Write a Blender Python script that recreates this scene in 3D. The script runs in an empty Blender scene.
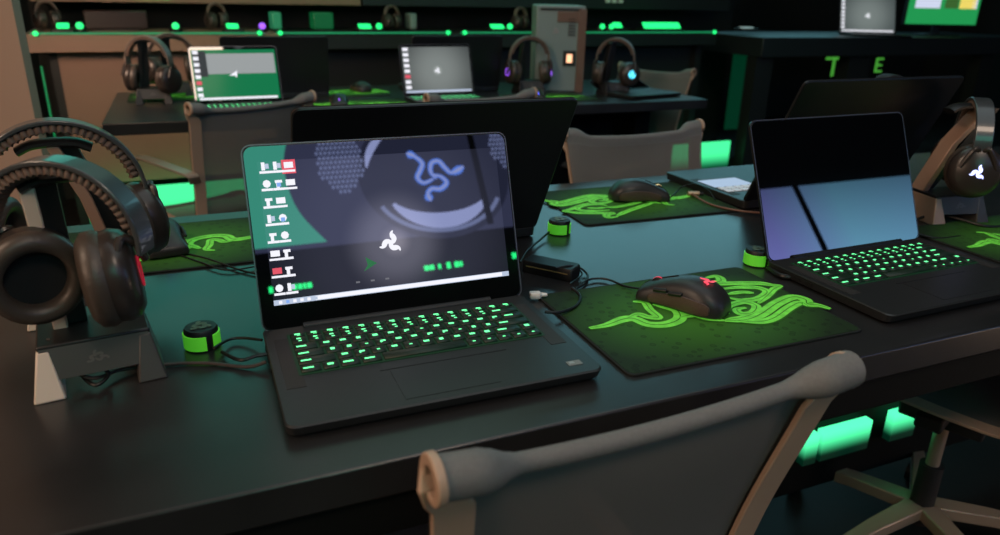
import bpy, bmesh, math, random
from mathutils import Vector, Matrix, Euler
random.seed(7)
PI = math.pi
SC = bpy.context.scene
COL = SC.collection
R = math.radians

# ---------------------------------------------------------------- materials
def nt(name):
    m = bpy.data.materials.new(name); m.use_nodes = True
    n = m.node_tree.nodes; l = m.node_tree.links
    for x in list(n): n.remove(x)
    out = n.new('ShaderNodeOutputMaterial'); p = n.new('ShaderNodeBsdfPrincipled')
    l.new(p.outputs[0], out.inputs[0])
    return m, n, l, p, out

def mat(name, col, rough=.5, metal=0, emit=None, es=1, ior=1.5, spec=.5, noise=0, nscale=60, bump=0, bscale=400, coat=0):
    m, n, l, p, out = nt(name)
    p.inputs['Base Color'].default_value = (*col, 1)
    p.inputs['Roughness'].default_value = rough
    p.inputs['Metallic'].default_value = metal
    p.inputs['IOR'].default_value = ior
    p.inputs['Specular IOR Level'].default_value = spec
    p.inputs['Coat Weight'].default_value = coat
    if emit:
        p.inputs['Emission Color'].default_value = (*emit, 1)
        p.inputs['Emission Strength'].default_value = es
    tc = n.new('ShaderNodeTexCoord')
    if noise:
        t = n.new('ShaderNodeTexNoise'); t.inputs['Scale'].default_value = nscale; t.inputs['Detail'].default_value = 4
        l.new(tc.outputs['Object'], t.inputs['Vector'])
        r = n.new('ShaderNodeValToRGB')
        a = tuple(c * (1 - noise) for c in col); b = tuple(min(1, c * (1 + noise)) for c in col)
        r.color_ramp.elements[0].color = (*a, 1); r.color_ramp.elements[0].position = .3
        r.color_ramp.elements[1].color = (*b, 1); r.color_ramp.elements[1].position = .7
        l.new(t.outputs['Fac'], r.inputs[0]); l.new(r.outputs[0], p.inputs['Base Color'])
    if bump:
        t = n.new('ShaderNodeTexNoise'); t.inputs['Scale'].default_value = bscale
        l.new(tc.outputs['Object'], t.inputs['Vector'])
        b = n.new('ShaderNodeBump'); b.inputs['Strength'].default_value = bump; b.inputs['Distance'].default_value = .002
        l.new(t.outputs['Fac'], b.inputs['Height']); l.new(b.outputs[0], p.inputs['Normal'])
    return m

def emis(name, col, s=1): return mat(name, (0.01, 0.01, 0.01), .5, emit=col, es=s)

TABLE = mat('table_laminate', (.018, .018, .019), .30, noise=.25, nscale=9, ior=1.6, bump=.04, bscale=900)
TABLE_EDGE = mat('table_edge', (.003, .004, .004), .75, spec=.2)
BLACK = mat('matte_black', (.007, .007, .008), .5, bump=.03)
ALU = mat('black_anodised', (.016, .017, .018), .42, noise=.08, nscale=200)
SPK = mat('speaker_strip', (.022, .019, .018), .6, noise=.3, nscale=900)
LIDBACK = mat('lid_back', (.006, .007, .009), .4)
RIM = mat('lid_rim', (.12, .12, .13), .35, metal=.6)
SCREEN = mat('screen_glass', (.002, .002, .003), .01, ior=1.85)
KEYWELL = mat('keyboard_well', (.003, .006, .004), .6, emit=(.0, .12, .03), es=.16)  # backlight spill around the keys painted as faint green emission
KEY = mat('keycap', (.008, .010, .009), .5, emit=(.0, .05, .012), es=.12)  # green spill on the caps put in as faint emission
GLYPH = emis('key_glyph', (.14, 1., .34), 2.0)
TRACK = mat('trackpad', (.015, .016, .017), .40)
SILVER = mat('sticker_silver', (.35, .36, .36), .4, metal=.3)
WHITEP = mat('white_plastic', (.75, .75, .72), .5)
RUBBER = mat('cable_rubber', (.006, .006, .006), .45)
COPPER = mat('braided_cable', (.20, .10, .07), .5)
LIME = mat('lime_silicone', (.16, .75, .05), .45, emit=(.13, .9, .04), es=.22)  # band is no light source; small emission brightens its green
LOGOGREY = mat('grey_print', (.10, .13, .08), .5)
PINK = emis('logo_pink', (1., .06, .10), 1.3)
REDG2 = emis('red_led_soft', (.8, .02, .06), .35)
REDG = emis('red_led', (1., .03, .08), .8)
BLUEG = emis('blue_led', (.10, .12, 1.), 3)
PURPG = emis('purple_led', (.35, .10, 1.), 1.6)
CYANG = emis('cyan_led', (.1, .75, 1.), 3)
WARMG = emis('warm_led', (1., .75, .35), 1.4)
GREENG = emis('green_led', (.02, 1., .22), 1.6)
GREEND = emis('green_led_dim', (.0, .35, .10), .6)
MOUSEB = mat('mouse_body', (.022, .020, .021), .42)
MOUSEG = mat('mouse_grip', (.075, .045, .036), .6, noise=.3, nscale=900)
MESHBEIGE = mat('chair_spine', (.46, .31, .22), .45)
BEIGE2 = mat('chair_alloy', (.42, .32, .24), .35, metal=.3)
SEATMAT = mat('chair_dark', (.02, .02, .022), .6)
STANDALU = mat('stand_alloy', (.66, .55, .46), .42)
STANDBR = mat('stand_bronze', (.42, .26, .18), .42, metal=.2)
STANDBLK = mat('stand_black', (.010, .010, .011), .4)
STANDGREY = mat('stand_grey', (.05, .045, .042), .45)
LEATHER = mat('ear_leather', (.060, .044, .035), .42, bump=.15, bscale=250)
CLOTH = mat('ear_cloth', (.010, .010, .012), .9)
HBAND = mat('headband_outer', (.05, .055, .058), .28, coat=.4)
HPAD = mat('headband_pad', (.11, .070, .052), .65)
SHELL = mat('ear_shell', (.035, .027, .024), .3)
TAN = mat('tan_wall', (.42, .27, .19), .75, noise=.05, nscale=3)
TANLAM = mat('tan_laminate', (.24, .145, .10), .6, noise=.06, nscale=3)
DARK_UNLIT_LAM = mat('dark_and_unlit_laminate', (.012, .014, .013), .5)  # dark parts, and the unlit stretch of the tan counter and cabinet
WALLD = mat('dark_wall', (.012, .014, .013), .8)
FLOORM = mat('dark_floor', (.015, .014, .013), .45, noise=.3, nscale=4)
CEILM = mat('dark_ceiling', (.006, .006, .006), .9)
LEDLINE = emis('led_line', (.02, .55, .20), .55)
TOWERG = mat('tower_grey', (.20, .26, .25), .5)
TOWERD = mat('tower_dark', (.02, .02, .02), .4)
BRONZE = mat('tower_bronze', (.16, .09, .065), .4)

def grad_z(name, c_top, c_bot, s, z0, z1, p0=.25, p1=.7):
    """emission that fades from z1 (bright) down to z0 in object space; the wash of an LED above, painted into the panel"""
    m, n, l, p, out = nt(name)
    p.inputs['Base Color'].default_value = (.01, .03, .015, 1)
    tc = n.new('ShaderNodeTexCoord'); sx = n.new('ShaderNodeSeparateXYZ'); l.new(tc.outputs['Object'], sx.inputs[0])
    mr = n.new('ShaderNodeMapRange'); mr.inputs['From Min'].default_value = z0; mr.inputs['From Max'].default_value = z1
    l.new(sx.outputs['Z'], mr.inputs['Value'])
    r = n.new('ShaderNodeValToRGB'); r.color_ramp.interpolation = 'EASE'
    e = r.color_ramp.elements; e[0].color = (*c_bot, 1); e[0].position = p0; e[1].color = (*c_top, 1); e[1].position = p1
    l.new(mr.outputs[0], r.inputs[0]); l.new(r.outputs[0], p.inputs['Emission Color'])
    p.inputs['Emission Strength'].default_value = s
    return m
LEDWASH2 = grad_z('led_wash_table', (.08, .95, .38), (.0, .008, .004), 1.7, 0, .075, .15, 1.0)
LEDWASH = grad_z('led_wash', (.06, .85, .30), (.0, .03, .015), 1.35, -.02, .25)  # LED wash fading down the panel, painted as emission

def radial(name, cx, cz, stops, s, sx_=1.0, rad=1.0, ior=1.85):
    """display picture: a radial gradient round a point of the panel (object x,z)"""
    m, n, l, p, out = nt(name)
    p.inputs['Base Color'].default_value = (.002, .002, .003, 1); p.inputs['Roughness'].default_value = .01
    p.inputs['IOR'].default_value = ior
    tc = n.new('ShaderNodeTexCoord'); mp = n.new('ShaderNodeMapping')
    mp.inputs['Location'].default_value = (-cx / rad, 0, -cz / rad); mp.inputs['Scale'].default_value = (1 / rad * sx_, 0, 1 / rad)
    l.new(tc.outputs['Object'], mp.inputs[0])
    le = n.new('ShaderNodeVectorMath'); le.operation = 'LENGTH'; l.new(mp.outputs[0], le.inputs[0])
    r = n.new('ShaderNodeValToRGB'); r.color_ramp.interpolation = 'EASE'
    e = r.color_ramp.elements
    e[0].position, c0 = stops[0]; e[0].color = (*c0, 1)
    e[1].position, c1 = stops[-1]; e[1].color = (*c1, 1)
    for q, c in stops[1:-1]:
        k = e.new(q); k.color = (*c, 1)
    l.new(le.outputs['Value'], r.inputs[0]); l.new(r.outputs[0], p.inputs['Emission Color'])
    p.inputs['Emission Strength'].default_value = s
    return m

def mesh_fabric():
    m, n, l, p, out = nt('chair_mesh')
    p.inputs['Base Color'].default_value = (.16, .15, .14, 1); p.inputs['Roughness'].default_value = .75
    tc = n.new('ShaderNodeTexCoord'); w = n.new('ShaderNodeTexWave'); w.inputs['Scale'].default_value = 160; w.bands_direction = 'X'
    l.new(tc.outputs['Object'], w.inputs['Vector'])
    mr = n.new('ShaderNodeMapRange'); mr.inputs['To Min'].default_value = .78; mr.inputs['To Max'].default_value = .95
    l.new(w.outputs['Fac'], mr.inputs['Value'])
    tr = n.new('ShaderNodeBsdfTransparent'); mx = n.new('ShaderNodeMixShader')
    l.new(mr.outputs[0], mx.inputs[0]); l.new(tr.outputs[0], mx.inputs[1]); l.new(p.outputs[0], mx.inputs[2])
    l.new(mx.outputs[0], out.inputs[0])
    return m
MESHF = mesh_fabric()
MESHROLL = mat('chair_mesh_roll', (.16, .155, .15), .7, noise=.08, nscale=300)

def pad_mat():
    m, n, l, p, out = nt('pad_cloth')
    tc = n.new('ShaderNodeTexCoord')
    # green cloth, darker towards the rim, scattered water-drop print
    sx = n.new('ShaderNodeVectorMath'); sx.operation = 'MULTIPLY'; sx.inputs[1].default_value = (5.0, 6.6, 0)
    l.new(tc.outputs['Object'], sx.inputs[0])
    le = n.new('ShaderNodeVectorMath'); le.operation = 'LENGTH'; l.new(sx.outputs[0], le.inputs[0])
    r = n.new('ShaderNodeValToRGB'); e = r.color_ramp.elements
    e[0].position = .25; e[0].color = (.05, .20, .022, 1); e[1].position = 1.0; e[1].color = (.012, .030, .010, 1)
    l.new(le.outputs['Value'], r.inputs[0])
    v = n.new('ShaderNodeTexVoronoi'); v.inputs['Scale'].default_value = 62; v.inputs['Randomness'].default_value = 1
    l.new(tc.outputs['Object'], v.inputs['Vector'])
    vr = n.new('ShaderNodeValToRGB'); k = vr.color_ramp.elements
    k[0].position = .12; k[0].color = (.75, .75, .75, 1); k[1].position = .30; k[1].color = (1, 1, 1, 1)
    q = k.new(.24); q.color = (.42, .42, .42, 1)
    l.new(v.outputs['Distance'], vr.inputs[0])
    mx = n.new('ShaderNodeMix'); mx.data_type = 'RGBA'; mx.blend_type = 'MULTIPLY'; mx.inputs[0].default_value = .8
    l.new(r.outputs[0], mx.inputs[6]); l.new(vr.outputs[0], mx.inputs[7])
    l.new(mx.outputs[2], p.inputs['Base Color'])
    p.inputs['Roughness'].default_value = .75
    p.inputs['Specular IOR Level'].default_value = .25
    return m
PADM = pad_mat()
PADEDGE = mat('pad_stitch', (.004, .006, .004), .8)
SNAKE = mat('pad_snake_print', (.16, .62, .06), .7, emit=(.16, .8, .06), es=.24, noise=.3, nscale=70)  # slight emission added to brighten the print; no lamp in it
SNAKED = mat('pad_snake_shade', (.03, .16, .012), .8)

# ---------------------------------------------------------------- mesh builder
class MB:
    def __init__(s): s.bm = bmesh.new(); s.mats = []; s.M = Matrix.Identity(4)
    def mi(s, m):
        if m not in s.mats: s.mats.append(m)
        return s.mats.index(m)
    def face(s, vs, k, smooth=True):
        try: f = s.bm.faces.new(vs)
        except ValueError: return
        f.material_index = k; f.smooth = smooth
    def v(s, p): return s.bm.verts.new(s.M @ Vector(p))
    def box(s, c, d, m, rot=None, taper=None):
        k = s.mi(m); Q = Matrix.Translation(c) @ (rot.to_4x4() if rot else Matrix.Identity(4))
        vs = []
        for z in (-.5, .5):
            for x, y in ((-.5, -.5), (.5, -.5), (.5, .5), (-.5, .5)):
                t = taper if (taper and z > 0) else 1
                vs.append(s.v(Q @ Vector((x * d[0] * t, y * d[1] * t, z * d[2]))))
        for f in ((3, 2, 1, 0), (4, 5, 6, 7), (0, 1, 5, 4), (1, 2, 6, 5), (2, 3, 7, 6), (3, 0, 4, 7)):
            s.face([vs[i] for i in f], k)
        return s
    def rings(s, rings, m, closed=True, cap=True, loop=False):
        k = s.mi(m); R_ = [[s.v(p) for p in r] for r in rings]; n = len(R_[0])
        seq = list(range(len(R_) - 1)) + ([len(R_) - 1] if loop else [])
        for i in seq:
            a, b = R_[i], R_[(i + 1) % len(R_)]
            for j in range(n if closed else n - 1):
                s.face([a[j], a[(j + 1) % n], b[(j + 1) % n], b[j]], k)
        if cap and closed and not loop:
            s.face(list(reversed(R_[0])), k); s.face(R_[-1], k)
        return s
    def prism(s, poly, z0, z1, m, inset=0):
        """poly in xy, optional chamfer at the top and bottom"""
        def ring(z, f):
            cx = sum(p[0] for p in poly) / len(poly); cy = sum(p[1] for p in poly) / len(poly)
            out = []
            for p in poly:
                d = Vector((p[0] - cx, p[1] - cy)); L = d.length
                q = d * ((L - f) / L) if L > 0 else d
                out.append((cx + q.x, cy + q.y, z))
            return out
        if inset: rs = [ring(z0, inset), ring(z0 + inset, 0), ring(z1 - inset, 0), ring(z1, inset)]
        else: rs = [ring(z0, 0), ring(z1, 0)]
        return s.rings(rs, m)
    def tube(s, pts, r, m, n=10, loop=False, flat=None):
        P = [Vector(p) for p in pts]; N = len(P); rs = r if isinstance(r, (list, tuple)) else [r] * N
        rings = []; prev = None
        for i in range(N):
            if loop: t = (P[(i + 1) % N] - P[i - 1])
            else: t = P[min(i + 1, N - 1)] - P[max(i - 1, 0)]
            t = t.normalized() if t.length > 1e-9 else Vector((0, 0, 1))
            if prev is None:
                u = Vector((0, 0, 1)) if abs(t.z) < .9 else Vector((1, 0, 0))
                u = (u - t * u.dot(t)).normalized()
            else:
                u = prev - t * prev.dot(t); u = u.normalized() if u.length > 1e-6 else t.orthogonal().normalized()
            prev = u; w = t.cross(u)
            fx, fy = flat if flat else (1, 1)
            rings.append([P[i] + (u * math.cos(a) * fx + w * math.sin(a) * fy) * rs[i] for a in [2 * PI * j / n for j in range(n)]])
        return s.rings(rings, m, loop=loop)
    def ribbon(s, pts, w, t, m, side=Vector((1, 0, 0)), widths=None):
        """rectangular section swept on a path; 'side' is the width direction"""
        P = [Vector(p) for p in pts]; N = len(P); rings = []
        for i in range(N):
            tg = (P[min(i + 1, N - 1)] - P[max(i - 1, 0)]).normalized()
            nn = tg.cross(side).normalized(); ww = (widths[i] if widths else w) / 2
            rings.append([P[i] + side * a * ww + nn * b * t / 2 for a, b in ((-1, -1), (1, -1), (1, 1), (-1, 1))])
        return s.rings(rings, m)
    def lathe(s, prof, m, n=28, axis='z', c=(0, 0, 0), cap=True, sy=1.0):
        rings = []
        for r, h in prof:
            ring = []
            for j in range(n):
                a = 2 * PI * j / n; x, y = r * math.cos(a), r * math.sin(a) * sy
                if axis == 'z': q = (x, y, h)
                elif axis == 'x': q = (h, x, y)
                else: q = (y, h, x)
                ring.append((c[0] + q[0], c[1] + q[1], c[2] + q[2]))
            rings.append(ring)
        return s.rings(rings, m, cap=cap)
    def strip(s, pts, w, m, up=Vector((0, 0, 1)), off=0):
        """flat printed ribbon on a surface; w may be a list"""
        P = [Vector(p) for p in pts]; N = len(P); k = s.mi(m); prev = None
        for i in range(N):
            tg = (P[min(i + 1, N - 1)] - P[max(i - 1, 0)]).normalized()
            sd = up.cross(tg).normalized(); ww = (w[i] if isinstance(w, list) else w) / 2
            a, b = s.v(P[i] + sd * ww + up * off), s.v(P[i] - sd * ww + up * off)
            if prev: s.face([prev[0], prev[1], b, a], k)
            prev = (a, b)
        return s
    def poly(s, pts, m):
        k = s.mi(m); s.face([s.v(p) for p in pts], k, False); return s
    def build(s, name, parent=None, loc=None, rot=None, bevel=0, sharp=40, subsurf=0):
        bmesh.ops.recalc_face_normals(s.bm, faces=s.bm.faces[:])
        me = bpy.data.meshes.new(name); s.bm.to_mesh(me); s.bm.free()
        for m in s.mats: me.materials.append(m)
        me.set_sharp_from_angle(angle=R(sharp))
        o = bpy.data.objects.new(name, me); COL.objects.link(o)
        if parent: o.parent = parent
        if loc is not None: o.location = loc
        if rot is not None: o.rotation_euler = rot
        if bevel:
            b = o.modifiers.new('bevel', 'BEVEL'); b.width = bevel; b.segments = 2; b.limit_method = 'ANGLE'; b.angle_limit = R(35)
        if subsurf:
            b = o.modifiers.new('subsurf', 'SUBSURF'); b.levels = subsurf; b.render_levels = subsurf
        return o

def smooth(pts, n=6, loop=False):
    P = [Vector(p) for p in pts]; out = []; N = len(P)
    rng = range(N) if loop else range(N - 1)
    for i in rng:
        if loop: a, b, c, d = P[i - 1], P[i], P[(i + 1) % N], P[(i + 2) % N]
        else: a, b, c, d = P[max(i - 1, 0)], P[i], P[i + 1], P[min(i + 2, N - 1)]
        for k in range(n):
            t = k / n
            out.append(.5 * ((2 * b) + (c - a) * t + (2 * a - 5 * b + 4 * c - d) * t * t + (3 * b - a - 3 * c + d) * t ** 3))
    if not loop: out.append(P[-1])
    return out

def rrect(w, d, r, n=4, cx=0, cy=0):
    out = []
    for sx, sy, a0 in ((1, 1, 0), (-1, 1, 90), (-1, -1, 180), (1, -1, 270)):
        for k in range(n + 1):
            a = R(a0 + 90 * k / n); out.append((cx + sx * (w / 2 - r) + r * math.cos(a), cy + sy * (d / 2 - r) + r * math.sin(a)))
    return out

def thing(name, label, cat, loc=(0, 0, 0), rz=0, group=None):
    o = bpy.data.objects.new(name, None); COL.objects.link(o); o.empty_display_size = .05
    o.location = loc; o.rotation_euler = (0, 0, rz); o['label'] = label; o['category'] = cat
    if group: o['group'] = group
    return o
def tag(o, label, cat, group=None):
    o['label'] = label; o['category'] = cat
    if group: o['group'] = group
    return o
def struct(o): o['kind'] = 'structure'; return o
def copy_tree(o, parent=None):
    c = o.copy(); COL.objects.link(c)
    if parent: c.parent = parent
    for ch in list(o.children): copy_tree(ch, c)
    return c
def dup(src, label, loc, rz, group=None):
    c = copy_tree(src); c['label'] = label; c.location = loc; c.rotation_euler = (0, 0, rz)
    if group: c['group'] = group
    return c

# ---------------------------------------------------------------- camera (standing visitor, 1.16 m, looking down across the table)
H, PSI, TH, RO, F = 1.1552, .4069, .3578, .0219, 730.1
cam = bpy.data.cameras.new('camera'); co = bpy.data.objects.new('camera', cam); COL.objects.link(co); SC.camera = co
fw = Vector((math.sin(PSI) * math.cos(TH), math.cos(PSI) * math.cos(TH), -math.sin(TH)))
rt = Vector((math.cos(PSI), -math.sin(PSI), 0)); up = rt.cross(fw)
r2 = rt * math.cos(RO) + up * math.sin(RO); u2 = -rt * math.sin(RO) + up * math.cos(RO)
co.matrix_world = Matrix(((r2.x, u2.x, -fw.x, 0), (r2.y, u2.y, -fw.y, 0), (r2.z, u2.z, -fw.z, H), (0, 0, 0, 1)))
cam.sensor_width = 36; cam.lens = F / 1000 * 36; cam.clip_start = .02
cam.dof.use_dof = True; cam.dof.focus_distance = 1.0; cam.dof.aperture_fstop = 4.6
T = .75      # height of the table tops
def at(px, py, z=T):
    """a point of the photograph read off on the level z"""
    d = fw + r2 * ((px - 500) / F) - u2 * ((py - 267.5) / F)
    return Vector((0, 0, H)) + d * ((z - H) / d.z)

SC.view_settings.view_transform = 'Standard'; SC.view_settings.look = 'None'
SC.view_settings.exposure = 0; SC.view_settings.gamma = 1

# ---------------------------------------------------------------- three-headed snake emblem
ARM = [(.16, -.04), (.34, .10), (.38, .34), (.20, .46), (.02, .40), (-.16, .50), (-.20, .70), (-.10, .84), (-.02, 1.0)]
def emblem(mb, fn, size, m, w=.17, up=Vector((0, 0, 1)), arms=3):
    """fn(x, y) -> 3-D point on the surface"""
    for k in range(arms):
        a = 2 * PI * k / 3
        pts = smooth([Vector((x * math.cos(a) - y * math.sin(a), x * math.sin(a) + y * math.cos(a), 0)) for x, y in ARM], 4)
        n = len(pts); ws = [size * w * (.45 + .75 * math.sin(PI * min(1, (i + 2) / n)) ** .7 if i < n - 5 else w * 0 + [1.25, 1.1, .8, .45, .1][i - n + 5]) for i in range(n)]
        mb.strip([fn(p.x * size, p.y * size) for p in pts], ws, m, up)

ARM_B = [(0, 0), (.20, .10), (.30, .34), (.16, .60), (.12, .80), (.26, 1.0)]
def emblem_bold(mb, fn, size, m, up):
    for k in range(3):
        a = 2 * PI * k / 3
        pts = smooth([Vector((x * math.cos(a) - y * math.sin(a), x * math.sin(a) + y * math.cos(a), 0)) for x, y in ARM_B], 4)
        n = len(pts); ws = [size * (.30 + .14 * math.sin(PI * i / n) if i < n * .55 else .44 - .40 * (i - n * .55) / (n * .45)) for i in range(n)]
        mb.strip([fn(p.x * size, p.y * size) + up * (.00002 * k) for p in pts], ws, m, up)

# ================================================================= SETTING
def slab(name, lo, hi, m, bevel=0):
    c = [(a + b) / 2 for a, b in zip(lo, hi)]; d = [b - a for a, b in zip(lo, hi)]
    return struct(MB().box((0, 0, 0), d, m).build(name, loc=c, bevel=bevel))
slab('floor', (-2.6, -2.6, -.06), (8, 6.2, 0), FLOORM)
slab('ceiling', (-2.6, -2.6, 3.4), (8, 6.2, 3.46), CEILM)
slab('wall_back', (-2.6, 6.1, 0), (8, 6.2, 3.4), WALLD)
slab('wall_rear', (-2.6, -2.6, 0), (8, -2.06, 3.4), WALLD)
slab('wall_right', (7.9, -2.06, 0), (8, 6.1, 3.4), WALLD)
slab('wall_left', (-2.6, -2.06, 0), (-2.5, 6.1, 3.4), WALLD)
slab('wall_partition', (-2.5, 2.4, 0), (-.392, 2.52, 3.4), TAN)

# ---------------------------------------------------------------- main table
def make_table(name, label, x0, x1, y0, y1, light=False, group=None):
    t = thing(name, label, 'table', ((x0 + x1) / 2, (y0 + y1) / 2, 0), 0, group)
    L, W = x1 - x0, y1 - y0
    MB().box((0, 0, T - .02), (L, W, .04), TABLE).build('table_top', t, bevel=.003)
    if light: MB().box((.3, .1, T - .066), (L - .9, W - .3, .05), TABLE_EDGE).build('apron', t, bevel=.002)
    else: MB().box((0, 0, T - .066), (L - .02, W - .02, .05), TABLE_EDGE).build('apron', t, bevel=.002)
    for sx in (-1, 1):
        MB().box((sx * (L / 2 - .12) if not (light and sx < 0) else -L / 2 + .62, 0, (T - .09) / 2), (.08, W * .25, T - .09), TABLE_EDGE).build('table_leg', t, bevel=.004)
    MB().box((0 if not light else .3, .04, .37), (L - (1.0 if light else .5), .05, .57), TABLE_EDGE).build('modesty_panel', t)
    return t
main_table = make_table('gaming_table', 'long dark laminate table in the foreground carrying the big open laptops', -1.25, 2.75, .56, 1.455)
t2 = make_table('gaming_table', 'dark table in the middle distance with two lit laptops and a grey tower', -.25, 2.08, 2.6, 3.4, True)

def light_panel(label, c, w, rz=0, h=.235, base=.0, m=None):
    o = MB().box((0, 0, h / 2), (w, .02, h), m or LEDWASH).build('light_panel', loc=(c[0], c[1], base), rot=(0, 0, rz))
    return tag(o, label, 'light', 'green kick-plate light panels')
light_panel('widest green light panel under the long table, right of the near chair', (1.292, 1.0), .145, .0, .075, .185, LEDWASH2)
light_panel('small green light panel under the long table, right of the widest one', (1.475, 1.0), .078, .0, .075, .185, LEDWASH2)
light_panel('narrow green light panel under the long table, left of the widest one', (1.188, 1.0), .036, .0, .075, .185, LEDWASH2)
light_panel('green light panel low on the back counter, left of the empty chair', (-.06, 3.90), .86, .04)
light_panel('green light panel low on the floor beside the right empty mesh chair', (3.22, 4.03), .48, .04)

# ---------------------------------------------------------------- long back counter with LED edge
cr_ = thing('display_counter', 'long display counter with a green LED strip along its front edge', 'counter', (-.62, 3.9, 0), .05)
MB().box((.55, .28, .91), (1.1, .56, .08), TANLAM).box((2.51, .28, .91), (2.80, .56, .08), DARK_UNLIT_LAM).build('counter_top', cr_, bevel=.003)  # one laminate: warm-lit left part tan, unlit rest coloured dark
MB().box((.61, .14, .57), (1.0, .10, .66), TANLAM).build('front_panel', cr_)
MB().box((2.51, .20, .55), (2.80, .10, .62), DARK_UNLIT_LAM).build('front_panel', cr_)  # dark colour stands in for the unlit part of the front
for q in (.10, 3.86): MB().box((q, .30, .435), (.05, .4, .87), DARK_UNLIT_LAM).build('end_panel', cr_)
for a, b in ((.03, 1.02), (1.08, 2.02), (2.08, 3.90)):
    s_ = MB().box(((a + b) / 2, -.004, .952), (b - a, .010, .007), LEDLINE).build('led_strip', cr_)
    for q in (a + .02, b - .02): MB().lathe([(.0001, -.012), (.011, -.010), (.011, 0), (.0001, .002)], GREENG, 10, 'y', (q, -.006, .953)).build('led_end', s_)
MB().box((.045, .02, .56), (.007, .01, .50), GREEND).build('led_strip', cr_)
# overhead cabinet front above the counter
oh = thing('overhead_cabinet', 'wall cabinet hanging over the display counter with small lit lettering', 'cabinet', (-.62, 4.25, 0), .05)
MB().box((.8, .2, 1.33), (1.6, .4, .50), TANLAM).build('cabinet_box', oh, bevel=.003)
MB().box((2.95, .2, 1.33), (2.68, .4, .50), DARK_UNLIT_LAM).build('cabinet_box', oh, bevel=.003)  # coloured dark where the warm light does not reach
mb = MB()
for k in range(4): mb.box((.46 + k * .045, -.006, 1.11), (.026, .01, .022), GREENG)
mb.build('lit_lettering', oh)
mb = MB()
for k in range(3): mb.box((3.25 + k * .05, -.006, 1.13), (.03, .01, .02), WHITEP)
mb.build('white_lettering', oh)
struct(MB().box((0, 0, 0), (4.8, .05, 1.2), WALLD).build('wall_niche', loc=(1.7, 4.85, .6), rot=(0, 0, .05)))

# screens high on the back wall: their light is what the table tops mirror
def wall_screen(label, x0, x1, z0, z1, m, Y=5.6):
    o = thing('wall_screen', label, 'screen', ((x0 + x1) / 2, Y, (z0 + z1) / 2))
    MB().box((0, .03, 0), (x1 - x0 + .06, .05, z1 - z0 + .06), BLACK).build('screen_frame', o, bevel=.005)
    MB().box((0, 0, 0), (x1 - x0, .01, z1 - z0), m).build('screen_panel', o)
wall_screen('large teal video screen mounted high on the back wall', -.9, 2.3, 1.75, 3.15, emis('screen_teal', (.06, .42, .34), 2.4))
wall_screen('large pale blue video screen mounted high on the back wall', 2.5, 6.2, 1.75, 3.15, emis('screen_blue', (.16, .43, .50), 4.0))

# ================================================================= billboard behind the viewer (seen mirrored in the laptop glass)
bb = thing('billboard', 'large lit billboard with a blue snake emblem and a round loudspeaker picture', 'billboard', (.9, -1.98, 2.26))
def B3(x, z, y=0): return (x - .9, y, z - 2.26)
YU = Vector((0, 1, 0))
b_base = mat('billboard_navy', (.01, .01, .02), .6, emit=(.11, .125, .26), es=2.7)
b_teal = mat('billboard_teal', (.01, .01, .02), .6, emit=(.08, .55, .40), es=5)
b_dark = mat('billboard_dark', (.01, .01, .02), .6, emit=(.06, .07, .15), es=2.4)
b_lite = mat('billboard_pale', (.01, .01, .02), .6, emit=(.45, .52, .95), es=5.5)
b_mesh = mat('billboard_mesh', (.01, .01, .02), .6, emit=(.18, .22, .42), es=6.5)
b_blue = mat('billboard_blue', (.01, .01, .02), .6, emit=(.10, .26, 1.), es=7)
b_black = mat('billboard_black', (.01, .01, .02), .6)
mb = MB(); mb.box((.1, -.03, .22), (3.2, .05, 1.12), b_base); mb.build('picture_panel', bb)
mb = MB()
edge = [(p.x, p.y) for p in smooth([(.47, 2.65, 0), (.43, 2.53, 0), (.40, 2.40, 0), (.405, 2.24, 0), (.45, 2.09, 0), (.56, 1.925, 0)], 5)]
mb.poly([B3(x, z, .004) for x, z in edge + [(-.5, 1.925), (-.5, 2.65)]], b_teal); mb.build('teal_field', bb)
mb = MB()
mb.strip([B3(1.235 + .40 * math.cos(a), 2.28 + .36 * math.sin(a), .006) for a in [R(t) for t in range(0, 361, 8)]], .10, b_dark, YU)
mb.poly([B3(1.235 + .36 * math.cos(R(t)), 2.28 + .33 * math.sin(R(t)), .005) for t in range(0, 360, 10)], b_dark)
mb.strip([B3(1.235 + .31 * math.cos(a), 2.20 + .22 * math.sin(a), .009) for a in [R(t) for t in range(205, 336, 6)]], [.02 + .075 * math.sin(PI * i / 21) for i in range(22)], b_lite, YU)
mb.strip([B3(1.235 + .37 * math.cos(a), 2.19 + .27 * math.sin(a), .008) for a in [R(t) for t in range(200, 341, 6)]], .025, b_mesh, YU)
mb.strip([B3(1.24 + .40 * math.cos(a), 2.30 + .33 * math.sin(a), .009) for a in [R(t) for t in range(125, 176, 6)]], [.01 + .035 * math.sin(PI * i / 8) for i in range(9)], b_lite, YU)
mb.build('loudspeaker_picture', bb)
mb = MB()
for i in range(13):
    for j in range(14):
        for cx, cz, rx, rz in ((.70, 2.40, .13, .20), (1.74, 2.42, .14, .16)):
            x = cx + (i - 6 + .5 * (j % 2)) * .024; z = cz + (j - 6.5) * .030
            if ((x - cx) / rx) ** 2 + ((z - cz) / rz) ** 2 < 1:
                mb.poly([B3(x + .0095 * math.cos(R(60 * q + 30)), z + .0125 * math.sin(R(60 * q + 30)), .012) for q in range(6)], b_mesh)
mb.build('grille_picture', bb)
mb = MB(); mb.poly([B3(1.475, 1.925, .014), B3(1.515, 1.925, .014), B3(1.515, 2.7, .014), B3(1.475, 2.7, .014)], b_black); mb.build('dark_bar', bb)
mb = MB()
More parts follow.
